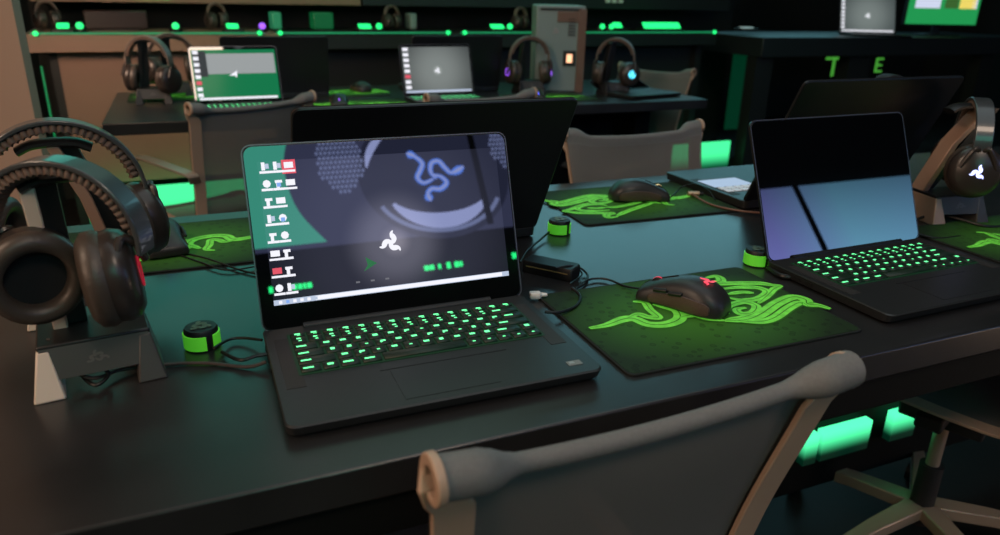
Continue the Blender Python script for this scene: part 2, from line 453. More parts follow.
SN = [[(1.085, 2.41), (1.13, 2.385), (1.165, 2.34), (1.145, 2.295), (1.12, 2.25), (1.15, 2.215), (1.21, 2.235)],
      [(1.23, 2.235), (1.205, 2.28), (1.22, 2.335), (1.265, 2.345), (1.295, 2.30), (1.33, 2.265), (1.41, 2.30)],
      [(1.22, 2.26), (1.26, 2.245), (1.285, 2.205), (1.24, 2.17), (1.19, 2.175), (1.16, 2.145), (1.17, 2.10)]]
for k, sn in enumerate(SN):
    sn = sn if k else sn
    pts = smooth([B3(x, z, .018) for x, z in sn], 5); n = len(pts)
    heads_first = (k == 0)
    ws = [.030 * (.35 + .75 * math.sin(PI * (i + 1) / (n + 1)) ** .6) for i in range(n)]
    hs = [.012, .03, .05, .05, .04]
    for q in range(5):
        if heads_first: ws[q] = hs[q]
        else: ws[n - 1 - q] = hs[q]
    mb.strip(pts, ws, b_blue, YU)
    mb.strip([Vector(p) + Vector((0, .002, 0)) for p in pts], [w * .4 for w in ws], b_lite, YU)
mb.build('snake_emblem', bb)
# video wall further right behind the viewer, mirrored by the second laptop
vw = thing('video_wall', 'wide blue and teal video wall with one dark seam', 'screen', (4.7, -1.98, 2.06))
def vgrad():
    m, n, l, p, out = nt('video_wall_picture')
    tc = n.new('ShaderNodeTexCoord'); sx = n.new('ShaderNodeSeparateXYZ'); l.new(tc.outputs['Object'], sx.inputs[0])
    mr = n.new('ShaderNodeMapRange'); mr.inputs['From Min'].default_value = -1.0; mr.inputs['From Max'].default_value = 1.0
    l.new(sx.outputs['X'], mr.inputs['Value'])
    r = n.new('ShaderNodeValToRGB'); e = r.color_ramp.elements
    e[0].position = 0.05; e[0].color = (.20, .22, .62, 1); e[1].position = .95; e[1].color = (.13, .30, .50, 1)
    k = e.new(.42); k.color = (.16, .42, .62, 1)
    l.new(mr.outputs[0], r.inputs[0])
    mz = n.new('ShaderNodeMapRange'); mz.inputs['From Min'].default_value = -.45; mz.inputs['From Max'].default_value = .3
    mz.inputs['To Min'].default_value = 1.35; mz.inputs['To Max'].default_value = .45
    l.new(sx.outputs['Z'], mz.inputs['Value'])
    p.inputs['Base Color'].default_value = (.01, .01, .02, 1)
    l.new(r.outputs[0], p.inputs['Emission Color'])
    mu = n.new('ShaderNodeMath'); mu.operation = 'MULTIPLY'; mu.inputs[1].default_value = 5.2
    l.new(mz.outputs[0], mu.inputs[0]); l.new(mu.outputs[0], p.inputs['Emission Strength'])
    return m
MB().box((0, -.03, -.07), (2.6, .05, .68), vgrad()).build('screen_panel', vw)
MB().box((-.51, 0, -.07), (.05, .01, .68), b_black).build('dark_seam', vw)
# small green lit shop lettering below the billboard
for k, (x0, x1, z, lab) in enumerate(((.23, .45, 1.70, 'green lit lettering below the left end of the billboard'),
                                      (1.06, 1.28, 1.715, 'green lit lettering below the middle of the billboard'),
                                      (1.56, 1.66, 1.725, 'short green lit lettering below the right end of the billboard'))):
    mb = MB(); x = x0
    while x < x1 - .01:
        w = random.choice((.014, .02, .024)); 
        if random.random() > .12: mb.box((x + w / 2 - x0, 0, 0), (w, .01, random.choice((.026, .030, .034))), emis('sign_green', (.02, 1, .25), 12) if 'sg' not in globals() else sg)
        sg = mb.mats[0] if mb.mats else None
        if sg is None: del sg
        x += w + .006
    tag(mb.build('lit_sign', loc=(x0, -1.99, z)), lab, 'sign', 'green lit lettering on the rear wall')

# ================================================================= LAPTOPS
KEYMESH = {}
def key_mesh(wu, fh, var, pitch):
    kk = (wu, fh, var, pitch)
    if kk in KEYMESH: return KEYMESH[kk]
    rnd = random.Random(hash((wu, fh, var)) & 0xffff)
    w, d, h = wu * pitch - .0026, fh * pitch - .0026, .0016
    mb = MB(); mb.rings([[(-w / 2, -d / 2, 0), (w / 2, -d / 2, 0), (w / 2, d / 2, 0), (-w / 2, d / 2, 0)],
                         [(-w / 2 + .0006, -d / 2 + .0006, h), (w / 2 - .0006, -d / 2 + .0006, h), (w / 2 - .0006, d / 2 - .0006, h), (-w / 2 + .0006, d / 2 - .0006, h)]], KEY)
    def q(cx, cy, a, b):
        a *= 1.2; b *= 1.2; mb.poly([(cx - a / 2, cy - b / 2, h + .0002), (cx + a / 2, cy - b / 2, h + .0002), (cx + a / 2, cy + b / 2, h + .0002), (cx - a / 2, cy + b / 2, h + .0002)], GLYPH)
    if wu < 4:
        if fh < .8: q(0, .0008, .0055, .0028); q(rnd.uniform(-.002, .002), -.003, .0035, .001)
        elif wu > 1.2: q(-w / 2 + .0085, 0, .0095, .0026)
        elif var == 0: q(0, .003, .0040, .0024); q(.001, -.0032, .0030, .0020)
        elif var == 1: q(0, .001, .0058, .0034)
        elif var == 2: q(-.001, .0006, .0042, .0042)
        elif var == 3: q(.0005, .001, .0050, .0028); q(-.002, -.0015, .0018, .0026)
        elif var == 4: q(0, -.0005, .0030, .0018)
        else: q(0, .0008, .0052, .0044)
    bmesh.ops.recalc_face_normals(mb.bm, faces=mb.bm.faces[:])
    me = bpy.data.meshes.new('key'); mb.bm.to_mesh(me); mb.bm.free()
    for m in mb.mats: me.materials.append(m)
    KEYMESH[kk] = me
    return me

def keyboard(parent, x0, y1, pitch, z):
    """x0 left edge, y1 rear edge of the key field"""
    rows = [([1] * 15, .55, 2), ([1] * 13 + [2], .95, 0), ([1.5] + [1] * 12 + [1.5], .95, None), ([1.75] + [1] * 11 + [2.25], .95, None),
            ([2.25] + [1] * 10 + [1.75, 1], .95, None), ([1.25, 1, 1.25, 1.25, 5.25, 1, 1, 1, 1, 1], .95, None)]
    h = sum(r[1] for r in rows) * pitch
    kb = MB().box((x0 + 7.5 * pitch, y1 - h / 2, z - .0005), (15 * pitch + .004, h + .004, .0012), KEYWELL).build('keyboard', parent)
    y = y1
    rnd = random.Random(3)
    for ws, fh, var in rows:
        x = x0; y -= fh * pitch
        for w in ws:
            v = var if var is not None else rnd.choice((1, 2, 5, 3, 1, 4))
            if len(ws) == 10 and w == 1 and x > x0 + 9 * pitch: v = 4
            o = bpy.data.objects.new('key', key_mesh(w, fh, v, pitch)); COL.objects.link(o); o.parent = kb
            o.location = (x + w * pitch / 2, y + fh * pitch / 2, z + .0003)
            x += w * pitch
    return kb

def make_laptop(label, W, D, L, lean, loc, rz, keys=True, display=None, lcd=False, flat_keys=False, group=None, th=.0165):
    t = thing('laptop', label, 'laptop', loc, rz, group)
    b = MB(); rs = []
    for z, f, yf in ((0.001, .006, .010), (.004, .001, .004), (th - .0015, 0, 0), (th, .0012, .001)):
        rs.append([(x * (1 - 2 * f / W), y * (1 - 2 * f / D) + (yf if y < 0 else 0), z) for x, y in rrect(W, D, .011)])
    b.rings(rs, ALU).build('base', t, sharp=30)
    for sx in (-1, 1):
        MB().box((sx * (W / 2 - .020), .018, th + .0001), (.020, D * .52, .0006), SPK).build('speaker_strip', t)
    pt = .0193
    kx = -15 * pt / 2 if not lcd else -W / 2 + .02
    kz = th + .0006; ky = D / 2 - .031
    if keys: keyboard(t, kx, ky, pt, kz)
    elif flat_keys:
        mb = MB(); mb.box((kx + 7.5 * pt, ky - .05, th), (15 * pt, .1, .0012), KEYWELL)
        for r in range(5):
            for c in range(14): mb.box((kx + (c + .7) * pt, ky - .012 - r * .019, th + .0008), (.006, .004, .0005), GLYPH)
        mb.build('keyboard', t)
    if lcd:
        lp = MB().box((W / 2 - .068, -.005, th + .0004), (.105, .062, .0008), emis('lcd_trackpad', (.50, .62, .85), .75)).build('trackpad_screen', t)
        for r in range(2):
            for c in range(5): MB().box((W / 2 - .110 + c * .021, .040 + r * .020, th + .0012), (.016, .014, .002), mat('lcd_key', (.3, .33, .36), .5, emit=(.75, .8, .85), es=.4) if not hasattr(make_laptop, 'lk') else make_laptop.lk).build('shortcut_key', t)
    else:
        MB().box((0, -D / 2 + .046, th + .0002), (.105, .066, .0005), TRACK).build('trackpad', t)
        MB().box((0.012, -D / 2 + .0815, th + .0002), (.150, .0014, .0004), BLACK).build('trackpad_line', t)
    MB().prism(rrect(.11, .006, .002, cy=-D / 2 + .006), th - .006, th - .0002, BLACK).build('opening_notch', t)
    # ports on the left side
    for k in range(3): MB().box((-W / 2 + .0003, D / 2 - .045 - k * .024, th * .55), (.0016, .013, .005), BLACK).build('port', t)
    for sx in (-1, 1): MB().box((sx * W * .3, 0, .0007), (.02, D * .7, .0014), RUBBER).build('rubber_foot', t)
    MB().tube([(-W * .36, D / 2 - .008, th - .001), (W * .36, D / 2 - .008, th - .001)], .0052, BLACK, 10).build('hinge', t)
    # lid
    lid = MB(); poly = [(x, z) for x, z in rrect(W, L, .011)]
    lid.rings([[(x * .992, .0055 + .0, z * .99 + L / 2) for x, z in poly], [(x, .004, z + L / 2) for x, z in poly], [(x, .0008, z + L / 2) for x, z in poly], [(x * .994, 0, z * .991 + L / 2) for x, z in poly]], LIDBACK)
    lo = lid.build('lid', t, loc=(0, D / 2 - .008, th - .0025), rot=(-lean, 0, 0), sharp=30)
    MB().strip([(x, .0, z + L / 2) for x, z in [(x * .997, z * .996) for x, z in rrect(W, L, .011)] + [(W / 2 * .997, L / 2 * .9)]], .0016, RIM, Vector((0, -1, 0)), .0006).build('lid_rim', lo)
    MB().rings([[(x * .985, -.0003, z * .978 + L / 2) for x, z in poly], [(x * .985, -.0009, z * .978 + L / 2) for x, z in poly]], SCREEN).build('screen_glass', lo)
    return t, lo

def display_panel(lid, x0, x1, z0, z1, m):
    return MB().box(((x0 + x1) / 2, -.0010, (z0 + z1) / 2), (x1 - x0, .0006, z1 - z0), m).build('display', lid)
def screen_logo(parent, cx, cz, size, m, y=-.0018):
    mb = MB(); emblem_bold(mb, lambda x, z: Vector((cx + x, y, cz + z)), size, m, Vector((0, -1, 0))); return mb.build('screen_logo', parent)

W14, D14, L14 = .345, .235, .228
def front_left(x, y, t, W, D):
    return (x + math.cos(t) * W / 2 - math.sin(t) * D / 2, y + math.sin(t) * W / 2 + math.cos(t) * D / 2, T)
# --- laptop A
la, lida = make_laptop('open black laptop nearest the viewer, screen lit, green backlit keys', W14, D14, L14, .3395, front_left(.0516, .6212, -.0093, W14, D14), -.0093)
DA = radial('display_a', .004, .094, [(0, (.44, .42, .52)), (.11, (.20, .20, .27)), (.34, (.050, .053, .085)), (1, (.010, .011, .02))], .55, 1.0, .22)
HW = .1555
disp = display_panel(lida, -HW, HW, .031, .207, DA)
WHT = emis('screen_white', (.92, .92, 1.), 1.0); RED = emis('screen_red', (.95, .10, .16), .8); BLUE = emis('screen_blue_icon', (.25, .45, .95), .9)
PALE = emis('screen_pale', (.6, .7, .9), .8); GRN_D = emis('screen_green_dim', (.03, .30, .10), .5)
mb = MB()
IC = 1.0
def sq(x, z, w, h, m, y=-.0016):
    w *= IC; h *= IC; mb.poly([(x - w / 2, y, z - h / 2), (x + w / 2, y, z - h / 2), (x + w / 2, y, z + h / 2), (x - w / 2, y, z + h / 2)], m)
rr = random.Random(5); IC = 1.22
nic = [3, 3, 2, 2, 2, 2, 2, 2]
for r_ in range(8):
    for c in range(nic[r_]):
        x = -HW + .0085 + c * .0140; z = .199 - r_ * .0213
        k = rr.choice((0, 1, 2, 3)) ; m = WHT
        if (r_, c) == (0, 2): sq(x, z, .0135, .014, RED, -.00155)
        if (r_, c) == (6, 0): m = RED
        if (r_, c) in ((3, 1), (1, 1)): sq(x, z, .004, .004, BLUE, -.0018)
        if k == 0: sq(x, z + .002, .009, .006, m); sq(x, z - .0052, .012, .0022, WHT)
        elif k == 1: sq(x, z + .004, .007, .0028, m); sq(x - .001, z, .0032, .006, m); sq(x, z - .0052, .0115, .0024, WHT)
        elif k == 2: sq(x - .002, z + .002, .0035, .008, m); sq(x + .0025, z + .002, .0035, .005, PALE); sq(x + .0005, z - .0052, .012, .0024, WHT)
        else: mb.poly([(x + .0048 * math.cos(R(a)), -.0016, z + .002 + .0048 * math.sin(R(a))) for a in range(0, 360, 45)], m); sq(x, z - .0052, .011, .0024, WHT)
mb.build('desktop_icons', disp); IC = 1.0
mb = MB(); sq(0, .0345, 2 * HW, .0064, PALE); 
mb.M = Matrix.Identity(4); sq(.02, .0346, 2 * HW - .06, .0050, WHT, -.0017)
for k in range(6): sq(-HW + .008 + k * .0085, .0345, .004, .0038, rr.choice((WHT, BLUE, PALE)), -.0019)
mb.build('taskbar', disp)
mb = MB()
mb.poly([(-.042, -.0016, .060), (-.024, -.0016, .069), (-.038, -.0016, .078), (-.036, -.0016, .068)], GRN_D)
for k in (-1, 0, 1): sq(-.032 + k * .019, .0475 + k * .0, .005, .0022, emis('caption_grey', (.3, .3, .35), .5) if k == -1 else mb.mats[-1])
mb.build('wallpaper_caption', disp)
screen_logo(disp, -.003, .093, .0155, WHT)
# blank label plate on the palm rest
st = MB().box((0, 0, 0), (.017, .010, .0004), mat('palm_sticker', (.20, .21, .20), .5)).box((-.003, .001, .0004), (.006, .005, .0003), SILVER).build('sticker', la, loc=(W14 / 2 - .026, -D14 / 2 + .024, .0168))
# --- laptop B
lb, lidb = make_laptop('open black laptop at right, screen off and reflecting, green backlit keys', W14, D14, L14, .3897, front_left(.8287, .6094, .0142, W14, D14), .0142)
# --- opposite laptops, 17 inch, seen from behind the lid
W17, D17, L17 = .424, .281, .279
le, _ = make_laptop('large black laptop seen from behind, directly behind the lit laptop', W17, D17, L17, .50, (.338, 1.257, T), PI, keys=False, flat_keys=True, th=.02)
lf, _ = make_laptop('large black laptop with lit trackpad screen, seen from behind at right', .420, D17, L17, .42, (1.238, 1.272, T), PI, keys=False, flat_keys=True, lcd=True, th=.02)
# --- laptops on the second table
DC = mat('display_green', (.002, .002, .003), .1, emit=(.01, .24, .09), es=.75, spec=.05)
lc, lidc = make_laptop('lit laptop on the second table with green and white wallpaper', .305, .20, .205, .30, (.19, 2.76, T), .05, keys=False, flat_keys=True)
dc = display_panel(lidc, -.145, .145, .015, .193, DC)
mb = MB()
sq(.022, .143, .235, .072, emis('wallpaper_grey', (.40, .43, .44), .75)); sq(.0, .020, .27, .008, WHT)
sq(-.118, .143, .045, .09, emis('wallpaper_dark', (.03, .04, .05), .6), -.0014)
for r_ in range(8): sq(-.130, .184 - r_ * .0215, .018, .013, RED if r_ == 5 else WHT, -.0019)
mb.build('desktop_icons', dc)
mb = MB(); mb.poly([(-.026, -.0021, .100), (.004, -.0021, .118), (.001, -.0021, .092), (-.006, -.0021, .100)], WHT); mb.build('screen_logo', dc)
ld, lidd = make_laptop('lit laptop on the second table with a plain grey wallpaper', .305, .20, .205, .30, (.965, 2.80, T), .02, keys=False, flat_keys=True)
DD = radial('display_d', 0, .1, [(0, (.55, .6, .58)), (.12, (.26, .29, .28)), (1, (.07, .08, .08))], .8, 1, .2)
dd = display_panel(lidd, -.145, .145, .012, .195, DD)
mb = MB()
for r_ in range(8): sq(-.128, .186 - r_ * .0215, .022, .013, RED if r_ == 5 else WHT)
sq(.0, .018, .28, .008, PALE); mb.build('desktop_icons', dd)
screen_logo(dd, 0, .1, .014, WHT)
make_laptop('black laptop seen from behind, standing behind the green and white lit laptop', .40, .25, .225, .18, (.345, 3.17, T), PI, keys=False, th=.02)
make_laptop('black laptop lid standing behind the grey-wallpaper lit laptop', .41, .22, .225, .18, (1.10, 3.19, T), PI, keys=False, th=.02)
make_laptop('low dark laptop with a dim screen at the right end of the second table', .30, .2, .10, 1.2, (1.86, 2.78, T), .2, keys=False)

# ================================================================= MOUSE MATS
PTS = {}
def cpt(x, y): return (560 + x / 3.226, 255 + y / 3.226)
PAD_C = Vector((.6085, .7385)); PADW, PADD = .358, .252
PADROT = -.010
def padlocal(x, y):
    p = at(*cpt(x, y), T + .0035); d = Vector((p.x, p.y)) - PAD_C
    c, s = math.cos(-PADROT), math.sin(-PADROT)
    return (d.x * c - d.y * s, d.x * s + d.y * c)
SNK = [
    ([(95, 238), (150, 228), (205, 209), (240, 208), (285, 225), (340, 226), (385, 208), (378, 182), (330, 168), (300, 160)], .0085),
    ([(235, 152), (272, 156), (290, 178), (318, 203), (285, 202), (250, 193), (215, 208)], .0060),
    ([(470, 76), (505, 70), (520, 84), (500, 94), (560, 93), (640, 93), (680, 98), (716, 101)], .0070),
    ([(520, 112), (580, 106), (640, 108), (668, 122), (640, 142), (590, 148), (545, 140)], .0065),
    ([(545, 128), (585, 122), (625, 124)], .0050),
    ([(716, 101), (690, 112), (672, 130), (640, 158)], .0055),
    ([(540, 192), (545, 168), (590, 154), (632, 166), (622, 188), (585, 192), (570, 178), (600, 172)], .0065),
    ([(530, 215), (600, 212), (650, 192), (700, 158), (750, 138), (790, 146), (798, 160), (835, 165), (872, 176)], .0085),
    ([(560, 214), (640, 218), (690, 206), (740, 172), (775, 156), (800, 168)], .0070),
    ([(535, 232 - 20), (590, 204), (630, 190)], .0055),
    # the part of the print that lies under the mouse
    ([(385, 205), (430, 196), (470, 206), (530, 214)], .0065), ([(330, 168), (400, 130), (450, 100), (475, 78)], .0065), ([(380, 180), (440, 150), (500, 130), (545, 128)], .0060),
]
def make_pad():
    t = thing('mouse_mat', 'green mouse mat with a snake print between the two front laptops', 'mouse mat', (PAD_C.x, PAD_C.y, T), PADROT)
    MB().prism(rrect(PADW, PADD, .010), 0, .0030, PADEDGE, .0006).build('stitched_edge', t)
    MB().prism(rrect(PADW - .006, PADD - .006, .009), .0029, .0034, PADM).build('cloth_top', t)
    mb = MB(); z = .0036
    for k, (pl, w) in enumerate(SNK):
        pts = smooth([(*padlocal(*p), z + k * .00004) for p in pl], 6); n = len(pts)
        ws = [w * min(1, .35 + 3 * min(i, n - 1 - i) / n) for i in range(n)]
        mb.strip(pts, [q * 2.7 for q in ws], SNAKED)
        mb.strip([p + Vector((0, 0, .0009)) for p in pts], [q * 2.1 for q in ws], SNAKE)
        mb.strip([p + Vector((0, 0, .0013)) for p in pts], [q * .16 for q in ws], SNAKED)
    mb.build('snake_print', t)
    return t
pad = make_pad()
G = 'green snake print mouse mats'
dup(pad, 'green mouse mat across the table beside the lit trackpad laptop', (.850, 1.262, T), PI - .04)
dup(pad, 'green mouse mat behind the headset stands at left', (-.045, 1.272, T), PI + .0)
dup(pad, 'green mouse mat at the right edge beyond the switched-off laptop', (1.405, .80, T), .0)
for k, (x, y, lab) in enumerate(((.62, 3.16, 'green mouse mat on the second table between its laptops'), (.63, 2.80, 'green mouse mat on the second table, near its front edge'),
                                 (-.02, 3.20, 'green mouse mat under the headset on the second table'), (1.42, 2.80, 'green mouse mat in front of the grey tower'))):
    dup(pad, lab, (x, y, T), PI if k % 2 else 0)

# ================================================================= MICE
def make_mouse(label, loc, rz, wheel, logo):
    """local: nose points to +y, 0 = centre"""
    t = thing('computer_mouse', label, 'mouse', loc, rz)
    sec = [(-.063, .012, .010, 0), (-.060, .022, .020, 0), (-.050, .030, .032, 0), (-.034, .0345, .040, 0), (-.014, .0335, .043, 0), (.006, .0300, .041, 0),
           (.026, .0290, .034, 0), (.044, .0315, .026, 0), (.057, .0325, .0195, 0), (.0635, .0290, .014, 0)]
    def ring(y, w, h, s=1.0):
        out = []
        for k in range(15):
            a = PI * k / 14; cx = math.cos(a); sz = math.sin(a)
            out.append((w * s * (abs(cx) ** .75) * (1 if cx > 0 else -1), y, .0012 + (h * s if s < 1 else h) * abs(sz) ** .62))
        out.append((-w * .86 * s, y, .0006)); out.append((w * .86 * s, y, .0006))
        return out
    mb = MB(); mb.rings([ring(*q[:3]) for q in sec], MOUSEB); b = mb.build('shell', t, sharp=60, subsurf=1)
    for sx in (-1, 1):
        mb = MB(); rs = []
        for y, w, h, _ in sec[2:-2]:
            r_ = [(sx * (w * 1.012 + .0003), y, .003), (sx * (w * 1.02 + .0008), y, .003 + (h - .003) * .30), (sx * (w * .985 + .0008), y, .003 + (h - .003) * .58), (sx * (w * .93), y, .003 + (h - .003) * .60), (sx * w * .9, y, .003)]
            rs.append(r_)
        mb.rings(rs, MOUSEG); mb.build('side_grip', t, subsurf=1)
    for y in (.002, .024):
        mb = MB(); mb.rings([[(-.0335 + .004 * max(0, y - .01) * 60 * 0, y - .010, .0235), (-.0345, y - .010, .0275), (-.031, y - .010, .0305), (-.0290, y - .010, .026)],
                             [(-.0320, y + .010, .0205), (-.0335, y + .010, .0245), (-.0300, y + .010, .0270), (-.0280, y + .010, .023)]], BLACK)
        mb.build('thumb_button', t, bevel=.001)
    MB().tube([(0, .012, .0408), (0, .030, .0338), (0, .046, .0266), (0, .0605, .018)], .0007, BLACK, 6).build('button_gap', t)
    MB().lathe([(.0080, -.0036), (.0100, -.0028), (.0100, .0028), (.0080, .0036)], BLACK, 20, 'x', (0, .040, .0215)).build('scroll_wheel', t)
    MB().lathe([(.0100, -.0016), (.0104, -.0010), (.0104, .0010), (.0100, .0016)], wheel, 20, 'x', (0, .040, .0215), cap=False).build('wheel_light', t)
    if logo:
        mb = MB()
        def fn(x, y):
            yy = -.030 + y; hh = .0412 + (.0425 - .0412) * 0 + (yy + .034) * .10 - .32 * 0; return Vector((x, yy, .0418 + (yy + .030) * .10 - (x * x) * 6 + .0012))
        emblem_bold(mb, fn, .0125, logo, Vector((0, 0, 1))); mb.build('mouse_logo', t)
    return t
mf = at(643, 290, T + .01); mr_ = at(728, 314, T + .008)
mc = (mf + mr_) / 2; ang = math.atan2(mf.y - mr_.y, mf.x - mr_.x) - PI / 2
ms = make_mouse('dark mouse with a pink lit logo on the front green mat', (mc.x, mc.y, T + .0045), ang, REDG, PINK)
def cable(label, pts, r=.0016, m=None, parent=None, name='cable'):
    o = MB().tube(smooth(pts, 8), r, m or RUBBER, 8).build(name, parent)
    if not parent: tag(o, label, 'cable')
    return o
m2 = make_mouse('dark mouse with a pale lit wheel on the far green mat', (.862, 1.268, T + .0045), R(-108), WARMG, None)
m3 = make_mouse('dark mouse with a blue lit wheel on the far left green mat', (-.060, 1.262, T + .0045), R(188), BLUEG, None)
for lab, x, y, m_, a in (('dark mouse on the far mat of the second table', .70, 3.17, GREENG, 10), ('dark mouse with purple glow near the front edge of the second table', .53, 2.78, PURPG, 170),
                         ('dark mouse with blue glow in front of the grey tower', 1.34, 2.76, BLUEG, 160)):
    make_mouse(lab, (x, y, T + .0045), R(a), m_, None)

# ================================================================= CHAIRS
def make_chair(label, loc, rz, group=None, arms=True, covered=False):
    """faces +y, origin on the floor under the seat; ribbon mesh chair with scrolled top edge"""
    t = thing('mesh_chair', label, 'chair', loc, rz, group)
    HWD = .208
    def tap(z): return 1 - .10 * min(1, max(0, .82 - z) / .25)
    prof = smooth([(0, .26, .400), (0, .235, .428), (0, .12, .436), (0, .0, .430), (0, -.10, .432), (0, -.165, .465), (0, -.180, .54), (0, -.202, .65), (0, -.232, .76), (0, -.248, .818)], 5)
    def roll(r, drop):
        c = Vector((0, -.247 - r, .830 - drop)); out = []
        for k in range(30):
            a = 2 * PI * k / 18; rr_ = r * (1 - .30 * k / 29)
            out.append(c + Vector((0, math.cos(a) * rr_, math.sin(a) * rr_)))
        return out
    # side spines, scrolled at the top
    for sx in (-1, 1):
        P = [Vector((sx * (HWD * tap(p.z) - .016), p.y - .011, p.z)) for p in prof] + [Vector((sx * (HWD + .002) - (.008 if covered and sx > 0 else 0), p.y, p.z)) for p in roll(.0165 if covered and sx > 0 else .0185, .002 if covered and sx > 0 else 0)]
        n = len(prof); ws = [.036 if i < n - 3 else max(.008, .036 - .009 * (i - n + 3)) for i in range(len(P))]
        for i in range(n - 3, n): P[i].x += sx * .0066 * (i - n + 4)
        MB().ribbon(P, .04, .0065, MESHBEIGE, widths=ws).build('spine', t, bevel=.0015)
    # mesh back and seat
    mb = MB(); k = mb.mi(MESHF); kr = mb.mi(MESHROLL); cols = []
    NU = 36
    for i in range(NU + 1):
        u = -1 + 2 * i / NU; a = abs(u)
        e = max(0, min(1, (a - .66) / .18)); e = e * e * (3 - 2 * e)
        r_ = .0095 + .0095 * e; dr = .012 * (1 - a * a) + .006 * (1 - e)
        sag = .014 * (1 - a * a)
        col = []
        for j, p in enumerate(prof):
            f = j / (len(prof) - 1); zz = p.z - (dr * max(0, (f - .75) / .25)) - (sag * (1 if f < .5 else 0) * math.sin(PI * min(1, f * 2)))
            yy = p.y - (sag * math.sin(PI * max(0, (f - .5) * 2)) if f > .5 else 0)
            col.append(mb.v((u * HWD * tap(p.z), yy, zz)))
        col2 = [mb.v((u * HWD, p.y, p.z)) for p in roll(r_, dr)]
        cols.append(col + col2)
    npf = len(prof)
    for i in range(NU):
        for j in range(len(cols[0]) - 1):
            mb.face([cols[i][j], cols[i + 1][j], cols[i + 1][j + 1], cols[i][j + 1]], kr if j >= npf - 2 else k)
    mb.build('mesh_back', t, sharp=180)
    # arms: a bent ribbon from seat side to the back
    for sx in ((-1, 1) if arms else ()):
        x = sx * (HWD + .035)
        x = sx * (HWD - .005); pts = smooth([(x - sx * .014, -.205, .600), (x + sx * .01, -.235, .632), (x + sx * .028, -.14, .645), (x + sx * .03, 0, .648), (x + sx * .026, .09, .640), (x + sx * .02, .125, .622)], 6)
        MB().ribbon(pts, .036, .007, BEIGE2, side=Vector((1, 0, 0))).build('armrest', t, bevel=.0015)
    # under-frame and base
    MB().box((0, .02, .385), (.30, .05, .030), SEATMAT).box((0, .02, .355), (.09, .16, .05), SEATMAT).build('seat_frame', t, bevel=.005)
    MB().tube([(0, .02, .07), (0, .02, .22)], .024, SEATMAT, 16).tube([(0, .02, .22), (0, .02, .35)], .014, BEIGE2, 16).build('column', t)
    for k2 in range(5):
        a = 2 * PI * k2 / 5 + .3; ca, sa = math.cos(a), math.sin(a)
        lg = MB().ribbon([(ca * .02, .02 + sa * .02, .110), (ca * .15, .02 + sa * .15, .100), (ca * .27, .02 + sa * .27, .080)], .04, .028, BEIGE2, side=Vector((-sa, ca, 0)), widths=[.046, .036, .026]).build('leg', t, bevel=.003)
        MB().lathe([(.012, -.012), (.027, -.011), (.027, .011), (.012, .012)], BLACK, 18, 'y', (ca * .275, .02 + sa * .275, .027)).tube([(ca * .27, .02 + sa * .27, .04), (ca * .27, .02 + sa * .27, .062)], .006, BLACK, 8).build('caster', lg)
    return t
GC = 'beige framed mesh chairs'
# near chair: its scrolled top edge crosses the foreground
ch = make_chair('armless mesh chair at the near side, its scrolled back in the foreground', (.330, .690, 0), R(2.5), arms=False, covered=True)
co_ = make_chair('empty mesh chair facing the viewer across the long table', (1.075, 1.355, 0), PI + .02, arms=False)
ca = make_chair('mesh chair behind the snake-print mat at left, near the second table', (.080, 2.62, 0), R(26))
dup(ca, 'mesh chair before the grey-wallpaper laptop, only its top edge showing', (.90, 2.62, 0), R(8))
dup(co_, 'grey mesh chair at the right end of the second table', (1.89, 2.99, 0), R(112))
dup(ca, 'chair at the lower right corner, its pale star base under the table', (1.41, .84, 0), R(22))

# ================================================================= HEADSETS AND STANDS
def make_stand(label, loc, rz, alloy, posts=((-.036, -.022),), pm=None):
    t = thing('headset_stand', label, 'stand', loc, rz)
    # bridge base: two flared feet and a slanted nameplate between them
    for sx, m in ((-1, alloy), (1, STANDGREY)):
        mb = MB(); x0, x1 = sx * .036, sx * .060
        mb.rings([[(x0 - sx * .002, -.048, 0), (x1 + sx * .004, -.048, 0), (x1 + sx * .004, .045, 0), (x0 - sx * .002, .045, 0)],
                  [(x0 + sx * .006, -.030, .050), (x1 - sx * .006, -.030, .050), (x1 - sx * .006, .040, .050), (x0 + sx * .006, .040, .050)]], m)
        mb.build('foot', t, bevel=.002)
    MB().rings([[(-.052, -.040, .020), (.052, -.040, .020), (.052, -.036, .018), (-.052, -.036, .018)], [(-.052, -.029, .052), (.052, -.029, .052), (.052, -.025, .050), (-.052, -.025, .050)]], STANDGREY).build('nameplate', t)
    mb = MB(); emblem(mb, lambda x, z: Vector((x * 1.8, -.0405 + (z + .016) * .34, .036 + z)), .007, mat('nameplate_print', (.10, .09, .085), .4), .34, Vector((0, -1, .3)).normalized()); mb.build('nameplate_logo', t)
    MB().box((0, .006, .052), (.108, .068, .006), STANDBLK).build('top_plate', t, bevel=.002)
    # two posts with a black panel between, carrying the saddle
    for xb, xt in posts:
        xm = xb * .55 + xt * .45
        MB().ribbon([(xb, .030, .053), (xm, .024, .150), (xt, .012, .222)], .014, .034, pm or alloy, side=Vector((1, 0, 0))).build('post', t, bevel=.0015)
        q = .020
        MB().rings([[(xb + q * .3, .022, .056), (xb + q * 1.3, .022, .056), (xb + q * 1.3, .042, .056), (xb + q * .3, .042, .056)], [(xt + q * .3, .004, .218), (xt + q * 1.3, .004, .218), (xt + q * 1.3, .024, .218), (xt + q * .3, .024, .218)]], STANDBLK).build('back_panel', t)
    MB().tube(smooth([(-.040, .006, .214), (-.02, .006, .222), (.02, .006, .222), (.040, .006, .214)], 5), .010, STANDBLK, 10, flat=(.6, 1.6)).build('saddle', t)
    return t
